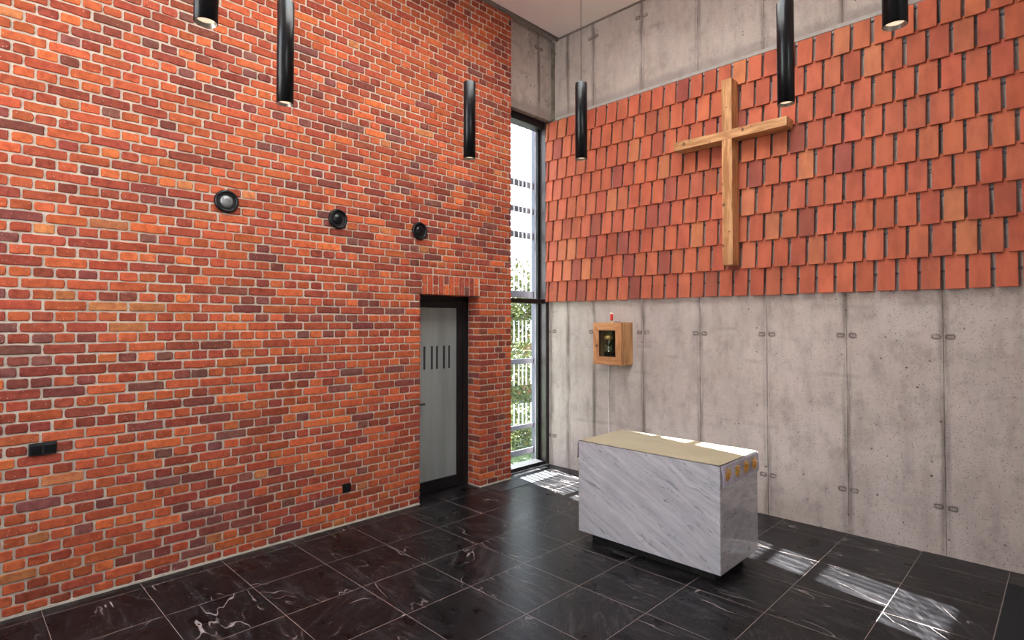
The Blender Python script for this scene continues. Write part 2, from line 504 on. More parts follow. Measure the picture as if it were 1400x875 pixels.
m_oak_v = mat_wood('oak_upright_grain', srgb(206, 156, 108), srgb(166, 112, 68), srgb(116, 70, 40), (1, 1, 0.09), knots=((-0.035, 0.62, 0.022), (-0.045, 0.20, 0.016), (0.02, 0.34, 0.012), (0.0, 1.62, 0.01)))
m_oak_h = mat_wood('oak_level_grain', srgb(208, 160, 112), srgb(170, 118, 74), srgb(120, 74, 42), (0.09, 1, 1), knots=((-0.47, 1.345, 0.024), (0.17, 1.35, 0.018), (0.25, 1.365, 0.010), (-0.18, 1.305, 0.010)))
m_boxh = mat_wood('honey_oak_level', srgb(206, 150, 104), srgb(176, 118, 76), srgb(128, 78, 46), (0.12, 1, 1), 0.45, 30)
m_boxv = mat_wood('honey_oak_upright', srgb(206, 150, 104), srgb(176, 118, 76), srgb(128, 78, 46), (1, 1, 0.12), 0.45, 30)
m_boxs = mat_wood('rustic_oak_side', srgb(206, 156, 108), srgb(168, 118, 76), srgb(112, 70, 42), (1, 1, 0.12), 0.5, 24)
m_gold = plain('gold', (0.90, 0.55, 0.25), 0.35, 0.75, var=0.3, scale=60, bump=0.6)
m_silver = plain('silver', (0.75, 0.72, 0.70), 0.2, 1.0)
m_goldthread = plain('gold_thread', (0.72, 0.36, 0.06), 0.5, 0.15, var=0.45, scale=160, bump=0.8)
m_brassin = plain('brass_lining', (0.50, 0.50, 0.32), 0.4, 0.2, var=0.15)
m_darkin = plain('dark_lining', (0.022, 0.010, 0.006), 0.35)
m_redglass = plain('red_lamp_glass', (0.62, 0.012, 0.010), 0.12)
m_wax = plain('white_wax', (0.85, 0.78, 0.66), 0.5)
m_lace = plain('white_linen', (0.86, 0.84, 0.80), 0.8, var=0.05, scale=40, bump=0.4)
m_satin = mat_cloth_white(); m_cover = mat_cover()
m_grille = mat_grille()
m_leaf = mat_leaf()
m_bark = plain('bark', (0.10, 0.07, 0.045), 0.9, var=0.3, bump=0.6)
m_grass = plain('grass_soil', (0.04, 0.065, 0.015), 0.95, var=0.4, scale=4, bump=0.5)
m_orange = plain('rust_coloured_board', srgb(120, 72, 46), 0.8, var=0.1)
m_dome = plain('grey_speaker_dome', (0.22, 0.22, 0.22), 0.25, 0.3, var=0.25, scale=60)
m_darkmat = plain('black_rubber', (0.004, 0.004, 0.004), 0.9)

# ------------------------------------------------------------------ brick work
CH = 0.0741            # course height
HP = 0.1216            # header pitch
JT = 0.0145            # joint
CEIL = 5.80
PAL = [((180, 88, 53), 28), ((171, 81, 51), 25), ((155, 71, 50), 21), ((190, 98, 56), 11), ((142, 67, 51), 11), ((126, 66, 56), 7), ((126, 76, 67), 4), ((186, 116, 70), 2)]
def brick_colour(p):
    n = mnoise.noise(Vector((p[0]*0.7+3, p[1]*0.8, p[2]*0.9)))
    w = []
    for i, (c, k) in enumerate(PAL):
        dark = i in (4, 5, 6)
        w.append(k * (max(0.15, 1 + 2.2*n) if dark else max(0.3, 1 - 1.0*n)))
    c = R.choices([x[0] for x in PAL], w)[0]
    j = R.uniform(0.90, 1.10)
    c = tuple(max(0, min(255, v*j + R.uniform(-3, 3))) for v in c)
    return srgb(*c)

class Bricks:
    def __init__(s):
        s.v = []; s.f = []; s.c = []
    def add(s, org, U, W, N, u0, w0, u1, w1, proud, back, irr=1.0):
        """one brick: org + U*u + W*w, face at N*proud, sides back to N*back"""
        U, W, N, org = Vector(U), Vector(W), Vector(N), Vector(org)
        L = u1-u0; H = w1-w0
        cr = min(0.016, 0.28*min(L, H))*R.uniform(0.5, 1.2)
        pts = []
        def edge(a, b, n, amp):
            for i in range(n):
                t = (i+0.5)/n
                yield (a[0]+(b[0]-a[0])*t + R.uniform(-amp, amp)*(a[0] == b[0]), a[1]+(b[1]-a[1])*t + R.uniform(-amp, amp)*(a[1] == b[1]))
        amp = 0.0032*irr
        q = [R.uniform(0.4, 1.0)*cr for _ in range(4)]
        nl = 3 if L > 0.16 else 2
        pts += [(u0+q[0], w0)]; pts += list(edge((u0+cr, w0), (u1-cr, w0), nl, amp)); pts += [(u1-q[1], w0), (u1-0.25*q[1], w0+0.3*q[1]), (u1, w0+q[1])]
        pts += list(edge((u1, w0+cr), (u1, w1-cr), 1, amp)); pts += [(u1, w1-q[2]), (u1-0.3*q[2], w1-0.3*q[2]), (u1-q[2], w1)]
        pts += list(edge((u1-cr, w1), (u0+cr, w1), nl, amp)); pts += [(u0+q[3], w1), (u0+0.3*q[3], w1-0.3*q[3]), (u0, w1-q[3])]
        pts += list(edge((u0, w1-cr), (u0, w0+cr), 1, amp)); pts += [(u0, w0+q[0]), (u0+0.3*q[0], w0+0.3*q[0])]
        n = len(pts); cu, cw = (u0+u1)/2, (w0+w1)/2
        col = brick_colour(org + U*cu + W*cw)
        pr = proud + R.uniform(-0.0025, 0.0025)*irr
        tu, tw = R.uniform(-0.01, 0.01)*irr, R.uniform(-0.02, 0.02)*irr
        base = len(s.v)
        bev = 0.0035
        for (a, b) in pts:
            s.v.append(org + U*a + W*b + N*back)
        for (a, b) in pts:
            s.v.append(org + U*a + W*b + N*(pr-bev + (a-cu)*tu + (b-cw)*tw))
        for (a, b) in pts:
            ia = a + (cu-a)*bev*1.3/(L/2); ib = b + (cw-b)*bev*1.3/(H/2)
            s.v.append(org + U*ia + W*ib + N*(pr + (a-cu)*tu + (b-cw)*tw))
        for k in (0, n):
            for i in range(n):
                j = (i+1) % n
                s.f.append((base+k+i, base+k+j, base+k+n+j, base+k+n+i)); s.c.append(col)
        s.f.append(tuple(base+2*n+i for i in range(n))); s.c.append(col)
    def build(s, name, parent=None):
        me = bpy.data.meshes.new(name)
        me.from_pydata(s.v, [], s.f)
        at = me.color_attributes.new('col', 'FLOAT_COLOR', 'CORNER')
        i = 0
        buf = [0.0]*(4*len(me.loops))
        for p, c in zip(me.polygons, s.c):
            for l in p.loop_indices:
                buf[4*l:4*l+4] = (*c, 1.0)
        at.data.foreach_set('color', buf)
        bm = bmesh.new(); bm.from_mesh(me); bmesh.ops.recalc_face_normals(bm, faces=bm.faces[:]); bm.to_mesh(me); bm.free()
        return link(name, me, m_brick, parent)

def course_cells(k, a, b, phase, bat=True):
    """joint positions along [a,b] for course k of English cross bond"""
    if k % 2 == 0:
        step, ph = HP, phase
    else:
        step, ph = 2*HP, phase + HP/2 + (HP if (k//2) % 2 else 0)
    j = [a]
    n = math.ceil((a-ph)/step + 1e-6)
    while ph + n*step < b - 1e-6:
        p = ph + n*step
        if p - j[-1] > 0.045 or len(j) == 1 and p-a > 0.045: j.append(p)
        n += 1
    if b - j[-1] < 0.045 and len(j) > 1: j[-1] = b
    else: j.append(b)
    return j

PH = -3.609
Y_END = -0.885; Y_BACK = -7.4
D0, D1 = -2.258, -1.404; DTOP = CH*30; LTOP = CH*33
B = Bricks()
ncs = int(5.745/CH)
for k in range(ncs+1):
    z0 = k*CH + 0.0085 if k else 0.020
    z1 = (k+1)*CH - 0.0045
    if z1 > 5.75: z1 = 5.75
    if z1 - z0 < 0.02: continue
    if k < 30: spans = [(Y_BACK, D0), (D1, Y_END)]
    elif k < 33: spans = [(Y_BACK, D0+0.02), (D1, Y_END)]
    else: spans = [(Y_BACK, Y_END)]
    for a, b in spans:
        js = course_cells(k, a, b, PH)
        if b == Y_END and a == D1:      # short pillar: full brick then small ones, alternating
            js = [a, a+0.243, a+0.37, b] if k % 2 else [a, a+0.125, a+0.30, a+0.42, b]
        for p, q in zip(js[:-1], js[1:]):
            l = p + (JT/2 if p > a+1e-6 else 0) + R.uniform(-0.002, 0.002)*(p > a+1e-6)
            r = q - (JT/2 if q < b-1e-6 else 0) + R.uniform(-0.002, 0.002)*(q < b-1e-6)
            B.add((0, 0, 0), (0, 1, 0), (0, 0, 1), (1, 0, 0), l, z0+R.uniform(-0.0012, 0.0012), r, z1+R.uniform(-0.0012, 0.0012), 0.0, -0.02)
# rowlock lintel over the door: upright bricks, every other one split
yy = D0 + 0.022; i = 0
while yy < D1 - 0.03:
    y2 = min(yy + 0.0741, D1 + 0.002)
    za, zb = DTOP+0.006, LTOP-0.006
    if i % 2 == 0:
        zm = (za+zb)/2 + R.uniform(-0.01, 0.01)
        cells = [(za, zm-0.005), (zm+0.005, zb)]
    else: cells = [(za, zb)]
    for a, b in cells:
        B.add((0, 0, 0), (0, 1, 0), (0, 0, 1), (1, 0, 0), yy+0.0065, a, y2-0.0065, b, 0.0, -0.02)
    # underside of the lintel
    B.add((0, 0, DTOP+0.004), (0, 1, 0), (1, 0, 0), (0, 0, -1), yy+0.004, -0.212, y2-0.005, -0.006, 0.0, -0.004)
    yy = y2; i += 1
# reveals of the door and the free end of the pillar
def reveal(y, ny, depth, ztop):
    k = 0
    while (k+1)*CH <= ztop + 1e-3:
        z0 = k*CH + 0.0085 if k else 0.020; z1 = (k+1)*CH - 0.0045
        if k % 2 == 0: js = [0.004, 0.116, depth]
        else: js = [0.004, depth]
        if k % 4 == 0: js = [0.004, depth-0.09, depth]
        for p, q in zip(js[:-1], js[1:]):
            B.add((0, y, 0), (-1, 0, 0), (0, 0, 1), (0, ny, 0), p+(0.005 if p > 0.01 else 0), z0, q-0.006, z1, 0.0, -0.018, 0.8)
        k += 1
reveal(D1, -1, 0.216, DTOP)
reveal(D0, 1, 0.216, DTOP)
reveal(Y_END, 1, 0.24, 5.74)
# mortar body (solid wall behind the brick faces)
wall_left = empty('wall_left', (0, 0, 0)); struct(wall_left)
bm = bmesh.new()
MB = 0.009
TH = 0.34
box(bm, -TH, Y_BACK, 0, -MB, D0-MB, CEIL)
box(bm, -TH, D0-MB, DTOP+MB, -MB, D1+MB, CEIL)
box(bm, -TH, D1+MB, 0, -MB, Y_END-MB, CEIL)
# mortar smear at the foot of the wall
for a, b in ((Y_BACK, D0-0.004), (D1+0.004, Y_END-0.004)):
    box(bm, -0.02, a, 0.0, 0.001, b, 0.017)
obj('mortar', bm, m_mortar, wall_left)
B.build('bricks', wall_left)

# ------------------------------------------------------------------ shell
XR = 7.4
floor = struct(obj('floor', bx(-0.36, Y_BACK-0.2, -0.12, XR+0.2, 0.0, 0.0), m_floor))
# front wall: shuttered concrete with the hung tiles
wall_front = empty('wall_front', (0, 0, 0)); struct(wall_front)
obj('concrete_panel', bx(-0.36, 0.0, -0.12, XR+0.2, 0.30, CEIL+0.2), m_conc, wall_front)
# the ledge-like fillet line above the tiles
obj('grey_fillet', bx(-0.02, -0.012, 4.668, XR, 0.0, 4.705, 0.002), plain('cement_fillet', srgb(168, 160, 154), 0.9, var=0.1), wall_front)
# dark corner strip between both concrete faces
obj('corner_strip', bx(-0.084, -0.030, 4.69, -0.038, 0.0, 5.752), plain('dark_cement', srgb(112, 104, 92), 0.9, var=0.35, scale=14), wall_front)
# lintel beam above the tall window
wall_l2 = obj('concrete_lintel', bx(-0.36, Y_END-MB, 4.672, -0.085, 0.0, CEIL), m_concY, wall_left)

# hung terracotta tiles
class Quads:
    def __init__(s): s.v = []; s.f = []; s.c = []
TP = 0.1592; RP = 0.2745
T = Bricks()
def clay_colour():
    c = R.choices([(184, 97, 68), (180, 92, 65), (173, 87, 62), (186, 104, 71), (154, 79, 63), (190, 114, 77)], [30, 30, 22, 8, 6, 3])[0]
    j = R.uniform(0.95, 1.05)
    return srgb(*(max(0, min(255, v*j + R.uniform(-2, 2))) for v in c))
def clay_tile(x0, x1, z0, z1, yb0, yb1, th):
    """slab leaning out at the foot: back at yb0 (foot) / yb1 (head)"""
    col = clay_colour()
    b = len(T.v)
    e = 0.003
    jz = R.uniform(-0.003, 0.003); r = R.uniform(-0.0012, 0.0012)
    def P(x, z, y): return Vector((x + r*((z-z0)/0.27-0.5), y, z))
    z0 += jz
    back = [P(x0, z0, yb0), P(x1, z0, yb0), P(x1, z1, yb1), P(x0, z1, yb1)]
    fr = [P(x0, z0, yb0-th+e), P(x1, z0, yb0-th+e), P(x1, z1, yb1-th+e), P(x0, z1, yb1-th+e)]
    top = [P(x0+e, z0+e, yb0-th), P(x1-e, z0+e, yb0-th), P(x1-e, z1-e, yb1-th), P(x0+e, z1-e, yb1-th)]
    T.v += back + fr + top
    for k in (0, 4):
        for i in range(4):
            j = (i+1) % 4
            T.f.append((b+k+i, b+k+j, b+k+4+j, b+k+4+i)); T.c.append(col)
    T.f.append((b+8, b+9, b+10, b+11)); T.c.append(col)
    T.f.append((b+3, b+2, b+1, b)); T.c.append(col)
ZT = 2.200
for k in range(9):
    z0 = ZT + RP*k
    z1 = z0 + RP + 0.028 if k < 8 else z0 + 0.258
    ph = 0.216 if k % 2 == 0 else 0.216 - TP/2
    n = math.floor((-0.17 - ph)/TP)
    while ph + n*TP < XR - 0.02:
        x0 = ph + n*TP + R.uniform(-0.003, 0.003); x1 = x0 + 0.132
        if x1 > XR: break
        if x0 < -0.165: x0 = -0.165
        if x1 - x0 > 0.03:
            clay_tile(x0, x1, z0, z1, -0.040, -0.014, 0.021)
        n += 1
me = T.build('terracotta_tiles', wall_front); me.data.materials.clear(); me.data.materials.append(m_clay)
# timber/metal battens which carry the tiles
bm = bmesh.new()
for k in range(9):
    zz = ZT + RP*k + (0.150 if k == 0 else 0.235)
    box(bm, -0.165, -0.013, zz-0.008, XR, 0.0, zz+0.008)
obj('tile_rail', bm, m_greysteel, wall_front)

# ceiling: plastered panel with a recessed bead at both walls, open skylight further back
ceiling = empty('ceiling', (0, 0, CEIL)); struct(ceiling)
def abx(name, x0, y0, z0, x1, y1, z1, m, par, bev=0):
    bm = bmesh.new(); box(bm, x0-par.location.x, y0-par.location.y, z0-par.location.z, x1-par.location.x, y1-par.location.y, z1-par.location.z, bev)
    return obj(name, bm, m, par)
SX0, SX1, SY0, SY1 = 1.3, 3.9, -5.1, -1.4      # skylight opening
bm = bmesh.new()
zc0, zc1 = 5.775-CEIL, 5.80-CEIL
for (a, b, c, d) in ((0.055, SY0, SX0, SY1), (SX1, SY0, XR, SY1), (0.055, SY1, XR, -0.03), (0.055, Y_BACK, XR, SY0)):
    box(bm, a, b, zc0, c, d, zc1)
obj('plaster_panel', bm, m_ceil, ceiling)
bm = bmesh.new()
for (a, b, c, d) in ((-0.36, SY0, SX0, SY1), (SX1, SY0, XR+0.2, SY1), (-0.36, SY1, XR+0.2, 0.30), (-0.36, Y_BACK-0.2, XR+0.2, SY0)):
    box(bm, a, b, 5.80-CEIL, c, d, 6.05-CEIL)
obj('roof_slab', bm, m_render, ceiling)
bm = bmesh.new()      # unseen walls round the skylight, added only to block the sun
for (a, b, c, d) in ((SX0-0.2, SY0-0.2, SX0, SY1+0.2), (SX1, SY0-0.2, SX1+0.2, SY1+0.2), (SX0, SY0-0.2, SX1, SY0), (SX0, SY1, SX1, SY1+0.2)):
    box(bm, a, b, 0.25, c, d, 3.0)
obj('sun_block_shaft', bm, m_white, ceiling)
abx('edge_bead', -0.012, Y_BACK, 5.752, 0.030, 0.0, 5.80, m_greytrim, ceiling)
abx('edge_bead', 0.030, -0.016, 5.765, XR, 0.0, 5.80, m_greytrim, ceiling)

# unseen sides of the room, with their glazing
def wall_with_holes(name, plane, a0, a1, holes, pos0, pos1, m):
    """plane 'X': wall thickness pos0..pos1 in x, runs over y a0..a1"""
    bm = bmesh.new()
    xs = sorted({a0, a1, *[h[0] for h in holes], *[h[1] for h in holes]})
    for p, q in zip(xs[:-1], xs[1:]):
        cut = [(h[2], h[3]) for h in holes if h[0] <= p and h[1] >= q]
        z = -0.12
        for c0, c1 in sorted(cut):
            if c0 > z:
                if plane == 'X': box(bm, pos0, p, z, pos1, q, c0)
                else: box(bm, p, pos0, z, q, pos1, c0)
            z = c1
        if plane == 'X': box(bm, pos0, p, z, pos1, q, 5.80)
        else: box(bm, p, pos0, z, q, pos1, 5.80)
    return struct(obj(name, bm, m))
H1 = (-6.0, -4.6, 2.0, 4.8)
H2 = (0.7, 2.7, 1.6, 5.7)
wall_with_holes('wall_right', 'X', Y_BACK-0.2, 0.0, [H1], XR, XR+0.25, m_white)
wall_with_holes('wall_back', 'Y', -0.36, XR, [H2], Y_BACK-0.25, Y_BACK, m_white)
def far_window(name, plane, a0, a1, z0, z1, pos, nm):
    w = empty(name, (pos if plane == 'X' else (a0+a1)/2, (a0+a1)/2 if plane == 'X' else pos, z0)); struct(w)
    bm = bmesh.new()
    loc = w.location
    def b2(p, q, zz0, zz1, t=0.04):
        if plane == 'X': box(bm, -t, p-loc.y, zz0-loc.z, t, q-loc.y, zz1-loc.z)
        else: box(bm, p-loc.x, -t, zz0-loc.z, q-loc.x, t, zz1-loc.z)
    fw = 0.05
    b2(a0, a1, z0, z0+fw); b2(a0, a1, z1-fw, z1)
    for i in range(nm+1):
        c = a0 + (a1-a0)*i/nm
        c = min(max(c, a0+fw/2), a1-fw/2)
        b2(c-fw/2, c+fw/2, z0+fw, z1-fw)
    obj('window_frame', bm, m_frame, w)
    bm = bmesh.new()
    def pane(p, q):
        if plane == 'X': box(bm, -0.004, p-loc.y, 0.04, 0.004, q-loc.y, z1-z0-0.04)
        else: box(bm, p-loc.x, -0.004, 0.04, q-loc.x, 0.004, z1-z0-0.04)
    pane(a0+0.03, a1-0.03)
    obj('glass_pane', bm, m_glass, w)
far_window('window_2', 'X', *H1, XR+0.12, 2)
far_window('window_3', 'Y', *H2, Y_BACK-0.12, 2)
sk = empty('window_4', ((SX0+SX1)/2, (SY0+SY1)/2, 5.95)); struct(sk)
obj('glass_pane', bx(-1.35, -1.9, 0, 1.35, 1.9, 0.012), m_glass, sk)
bm = bmesh.new()
for i in range(4): box(bm, -1.35+i*0.8833, -1.85, -0.05, -1.30+i*0.8833, 1.85, 0.0)
obj('window_frame', bm, m_frame, sk)

# ------------------------------------------------------------------ tall corner window
WX0, WX1 = -0.34, -0.165
WL = -0.90
win = empty('window_1', (-0.25, -0.45, 0)); struct(win)
def wb(bm, x0, y0, z0, x1, y1, z1, bev=0.002): box(bm, x0+0.25, y0+0.45, z0, x1+0.25, y1+0.45, z1, bev)
bm = bmesh.new()
wb(bm, -0.30, -0.050, 0.0, WX1, 0.0, 4.672)          # deep mullion at the concrete wall
obj('mullion', bm, m_frame2, win)
bm = bmesh.new()
wb(bm, WX1-0.004, -0.012, 0.0, WX1+0.012, 0.0, 4.672)
wb(bm, -0.315, -0.088, 0.05, -0.272, -0.046, 4.60)       # sash stile against the mullion
wb(bm, -0.34, WL, 0.0, WX1, 0.0-0.06, 0.055)            # sill member
wb(bm, -0.34, WL, 2.18, WX1-0.01, -0.06, 2.24)          # transom
wb(bm, -0.34, WL, 4.575, WX1-0.01, -0.06, 4.672)        # head
wb(bm, -0.32, WL, 0.05, WX1, -0.735, 4.60)               # left jamb behind the pillar
obj('window_frame', bm, m_frame, win)
for a, b in ((0.055, 2.18), (2.24, 4.575)):
    bm = bmesh.new(); wb(bm, -0.296, -0.735, a, -0.288, -0.088, b, 0)
    obj('glass_pane', bm, m_glass, win)
# aluminium threshold strip
abx('threshold', WX1, -0.86, 0.0, WX1+0.012, -0.01, 0.006, m_steel, win)

# ------------------------------------------------------------------ frosted door
door = empty('door_1', (-0.22, -1.83, 0)); struct(door)
def db(bm, x0, y0, z0, x1, y1, z1, bev=0.003): box(bm, x0+0.22, y0+1.83, z0, x1+0.22, y1+1.83, z1, bev)
bm = bmesh.new()
db(bm, -0.30, D1-0.075, 0.0, -0.216, D1+0.004, DTOP)
db(bm, -0.30, D0-0.004, 0.0, -0.216, D0+0.075, DTOP)
db(bm, -0.30, D0, DTOP-0.055, -0.216, D1, DTOP+0.006)
obj('door_frame', bm, m_frame, door)
bm = bmesh.new()
db(bm, -0.285, D1-0.150, 0.012, -0.228, D1-0.077, DTOP-0.057)
db(bm, -0.285, D0+0.077, 0.012, -0.228, D0+0.150, DTOP-0.057)
db(bm, -0.285, D0+0.150, 2.095, -0.228, D1-0.150, DTOP-0.057)
db(bm, -0.285, D0+0.150, 0.012, -0.228, D1-0.150, 0.140)
leaf = obj('door_leaf', bm, m_frame, door)
bm = bmesh.new(); db(bm, -0.262, D0+0.145, 0.135, -0.252, D1-0.145, 2.10, 0)
gp = obj('glass_pane', bm, m_frost, leaf)
bm = bmesh.new()
for yc in (-2.096, -2.020, -1.915, -1.842, -1.740, -1.664):
    db(bm, -0.2525, yc-0.0135, 1.392, -0.2505, yc+0.0135, 1.655, 0)
obj('film_mark', bm, m_marks, leaf)
bm = bmesh.new(); db(bm, -0.228, D0+0.09, 1.0, -0.20, D0+0.115, 1.03); db(bm, -0.205, D0+0.09, 1.005, -0.19, D0+0.21, 1.025)
obj('door_handle', bm, m_blackmat, leaf)
# closed outer face behind the door so that the room is shut
abx('backing', -0.335, D0, 0, -0.31, D1, DTOP, m_render, door)

# ------------------------------------------------------------------ things on the brick wall
def vent(y, z, label, dome_m):
    v = empty('wall_nozzle', (0, y, z))
    tag(v, label, 'vent', 'round nozzles on the brick wall')
    bm = bmesh.new()
    lathe(bm, [(0.094, -0.004), (0.096, 0.008), (0.091, 0.020), (0.082, 0.025), (0.074, 0.022), (0.068, 0.010), (0.067, 0.004)], 48, 'X')
    obj('outer_ring', bm, m_black, v, True)
    bm = bmesh.new()
    lathe(bm, [(0.068, 0.005), (0.060, 0.004), (0.056, 0.007), (0.052, 0.004), (0.0, 0.004)], 48, 'X')
    obj('recess_ring', bm, m_blackmat, v, True)
    bm = bmesh.new()
    prof = [(0.052*math.cos(a), 0.002+0.024*math.sin(a)) for a in [i*PI/2/10 for i in range(11)]]
    prof[-1] = (0.0, 0.026)
    lathe(bm, prof, 40, 'X')
    obj('dome', bm, dome_m, v, True)
    return v
vent(-4.216, 2.920, 'black round wall nozzle with a shiny grey dome, the nearest of three on the brick', m_dome)
vent(-3.222, 2.905, 'black round wall nozzle on the brick wall, between the other two', m_black)
vent(-2.278, 2.900, 'black round wall nozzle on the brick wall above the frosted door', m_black)

sw = empty('double_socket', (0, -5.360, 1.077)); tag(sw, 'wide black double electrical plate low on the left of the brick wall', 'socket')
obj('cover_plate', bx(-0.004, -0.073, -0.041, 0.010, 0.073, 0.041, 0.003), m_blackmat, sw)
for i in (-1, 1):
    obj('flap', bx(0.009, i*0.036-0.031, -0.030, 0.016, i*0.036+0.031, 0.026, 0.003), m_black, sw)
so = empty('wall_socket', (0, -3.112, 0.352)); tag(so, 'small square black power socket near the floor left of the door', 'socket')
obj('cover_plate', bx(-0.004, -0.041, -0.041, 0.011, 0.041, 0.041, 0.003), m_black, so)
bm = bmesh.new(); lathe(bm, [(0.026, 0.011), (0.026, 0.0135), (0.021, 0.0135), (0.019, 0.004), (0.0, 0.004)], 28, 'X'); obj('socket_well', bm, m_blackmat, so)
bm = bmesh.new(); lathe(bm, [(0.0028, 0.003), (0.0028, 0.016), (0, 0.017)], 10, 'X', (0, 0, 0.011)); obj('earth_pin', bm, m_silver, so)

# ------------------------------------------------------------------ pendants
def pendant(x, y, label):
    p = empty('pendant_lamp', (x, y, 3.10)); tag(p, label, 'lamp', 'ring of black tube pendants')
    r = 0.0435; L = 0.552
    bm = bmesh.new()
    lathe(bm, [(r-0.003, 0.0), (r, 0.001), (r, L-0.002), (r-0.002, L), (0.006, L), (0.006, L+0.012), (0.0, L+0.012)], 48)
    obj('lamp_tube', bm, m_black, p, False)
    for f in p.children[0].data.polygons: f.use_smooth = abs(f.normal.z) < 0.5
    bm = bmesh.new()
    lathe(bm, [(r-0.003, 0.0), (r-0.004, 0.002), (r-0.010, 0.014), (r-0.011, 0.016)], 48)
    obj('reflector', bm, m_reflector, p, True)
    bm = bmesh.new()
    lathe(bm, [(r-0.0105, 0.0155), (r-0.018, 0.018), (0.012, 0.020), (0.010, 0.014), (0.0, 0.012)], 36)
    obj('lens', bm, m_lampglow, p, True)
    bm = bmesh.new(); lathe(bm, [(0.0023, L+0.01), (0.0023, CEIL-3.10-0.02)], 8); obj('suspension_wire', bm, m_cord, p)
    bm = bmesh.new(); lathe(bm, [(0.0, CEIL-3.10-0.055), (0.03, CEIL-3.10-0.055), (0.03, CEIL-3.10-0.026)], 24); obj('ceiling_rose', bm, m_black, p)
    return p
PEND = [(2.537, -5.143, 'black tube pendant cut by the top edge, the leftmost, in front of the brick wall'),
        (1.942, -4.571, 'black tube pendant, second from the left, its top touching the upper edge of the photo'),
        (1.877, -3.203, 'black tube pendant seen whole before the brick wall, left of the window'),
        (2.438, -2.626, 'black tube pendant seen whole just right of the tall window, before the tiles'),
        (3.857, -2.671, 'black tube pendant above the right arm of the wooden cross'),
        (4.454, -3.214, 'black tube pendant cut by the top edge, the rightmost, before the tiles')]
for x, y, l in PEND: pendant(x, y, l)

# ------------------------------------------------------------------ cross
cross = empty('wooden_cross', (2.446, -0.0625, 2.51)); tag(cross, 'large rough oak cross hung on the red tiles', 'cross')
def timber(x0, y0, z0, x1, y1, z1, along, seed, nseg=26):
    rr = random.Random(seed)
    bm = bmesh.new()
    vs = box(bm, x0, y0, z0, x1, y1, z1)
    if along == 'Z':
        es = [e for e in bm.edges if abs(e.verts[0].co.z-e.verts[1].co.z) > 0.2]
    else:
        es = [e for e in bm.edges if abs(e.verts[0].co.x-e.verts[1].co.x) > 0.2]
    bmesh.ops.subdivide_edges(bm, edges=es, cuts=nseg, use_grid_fill=True)
    es = [e for e in bm.edges if len(e.link_faces) == 2 and e.calc_face_angle(0) > 1.0]
    bmesh.ops.bevel(bm, geom=es, offset=0.005, segments=2, profile=0.5, affect='EDGES')
    for v in bm.verts:
        n = mnoise.noise(v.co*9 + Vector((seed, 0, 0)))*0.0035 + mnoise.noise(v.co*40 + Vector((0, seed, 0)))*0.0012
        if v.co.y < -0.02:
            c = Vector(((x0+x1)/2, (y0+y1)/2, (z0+z1)/2))
            d = v.co - c
            if along == 'Z': d.z = 0
            else: d.x = 0
            if d.length > 0: v.co += d.normalized()*n
    return bm
obj('upright_beam', timber(-0.053, -0.157, 0.0, 0.056, 0.0, 1.915, 'Z', 3), m_oak_v, cross)
obj('cross_beam', timber(-0.590, -0.162, 1.290, 0.590, -0.004, 1.383, 'X', 8), m_oak_h, cross)

# ------------------------------------------------------------------ tabernacle box
tb = empty('tabernacle_box', (0.978, 0.0, 1.420)); tag(tb, 'square honey oak wall box with a small glazed front, right of the window', 'tabernacle')
HW, HH, DPT = 0.200, 0.505, 0.25
ox0, ox1, oz0, oz1 = -0.122, 0.122, 0.095, 0.410
def frame_piece(pts, y0, y1):
    bm = bmesh.new()
    a = [bm.verts.new((p[0], y0, p[1])) for p in pts]; b = [bm.verts.new((p[0], y1, p[1])) for p in pts]
    n = len(pts)
    bm.faces.new(a); bm.faces.new(b[::-1])
    for i in range(n):
        j = (i+1) % n
        bm.faces.new((a[i], b[i], b[j], a[j]))
    bmesh.ops.bevel(bm, geom=bm.edges[:], offset=0.0022, segments=1, affect='EDGES')
    return bm
o4 = [(-HW, 0), (HW, 0), (HW, HH), (-HW, HH)]; i4 = [(ox0, oz0), (ox1, oz0), (ox1, oz1), (ox0, oz1)]
for i, mt in ((0, m_boxh), (1, m_boxv), (2, m_boxh), (3, m_boxv)):
    j = (i+1) % 4
    obj('front_rail', frame_piece([o4[i], o4[j], i4[j], i4[i]], -DPT-0.002, -DPT+0.028), mt, tb)
t = 0.026
for a in ((-HW, 0.0, -HW+t, HH), (HW-t, 0.0, HW, HH)):
    obj('side_board', bx(a[0], -DPT+0.028, a[1], a[2], -0.001, a[3], 0.002), m_boxs, tb)
obj('base_board', bx(-HW+t, -DPT+0.028, 0, HW-t, -0.001, t, 0.001), m_boxh, tb)
obj('top_board', bx(-HW+t, -DPT+0.028, HH-t, HW-t, -0.001, HH, 0.001), m_boxh, tb)
obj('back_board', bx(-HW+t, -0.012, t, HW-t, -0.001, HH-t), m_darkin, tb)
obj('brass_lining', bx(-HW+t+0.001, -0.075, t+0.001, -0.048, -0.013, HH-t-0.001, 0.001), m_brassin, tb)
bm = bmesh.new()
for a in ((ox0-0.004, oz0-0.004, ox1+0.004, oz0+0.010), (ox0-0.004, oz1-0.010, ox1+0.004, oz1+0.004), (ox0-0.004, oz0, ox0+0.008, oz1), (ox1-0.010, oz0, ox1+0.004, oz1)):
    box(bm, a[0], -DPT+0.012, a[1], a[2], -DPT+0.026, a[3])
obj('dark_bead', bm, m_darkin, tb)
obj('glass_pane', bx(ox0, -DPT+0.018, oz0, ox1, -DPT+0.021, oz1), m_glassbox, tb)
# shelf inside on which the vessel stands
obj('inner_plinth', bx(-0.075, -0.20, t, 0.055, -0.08, 0.150, 0.003), m_darkin, tb)
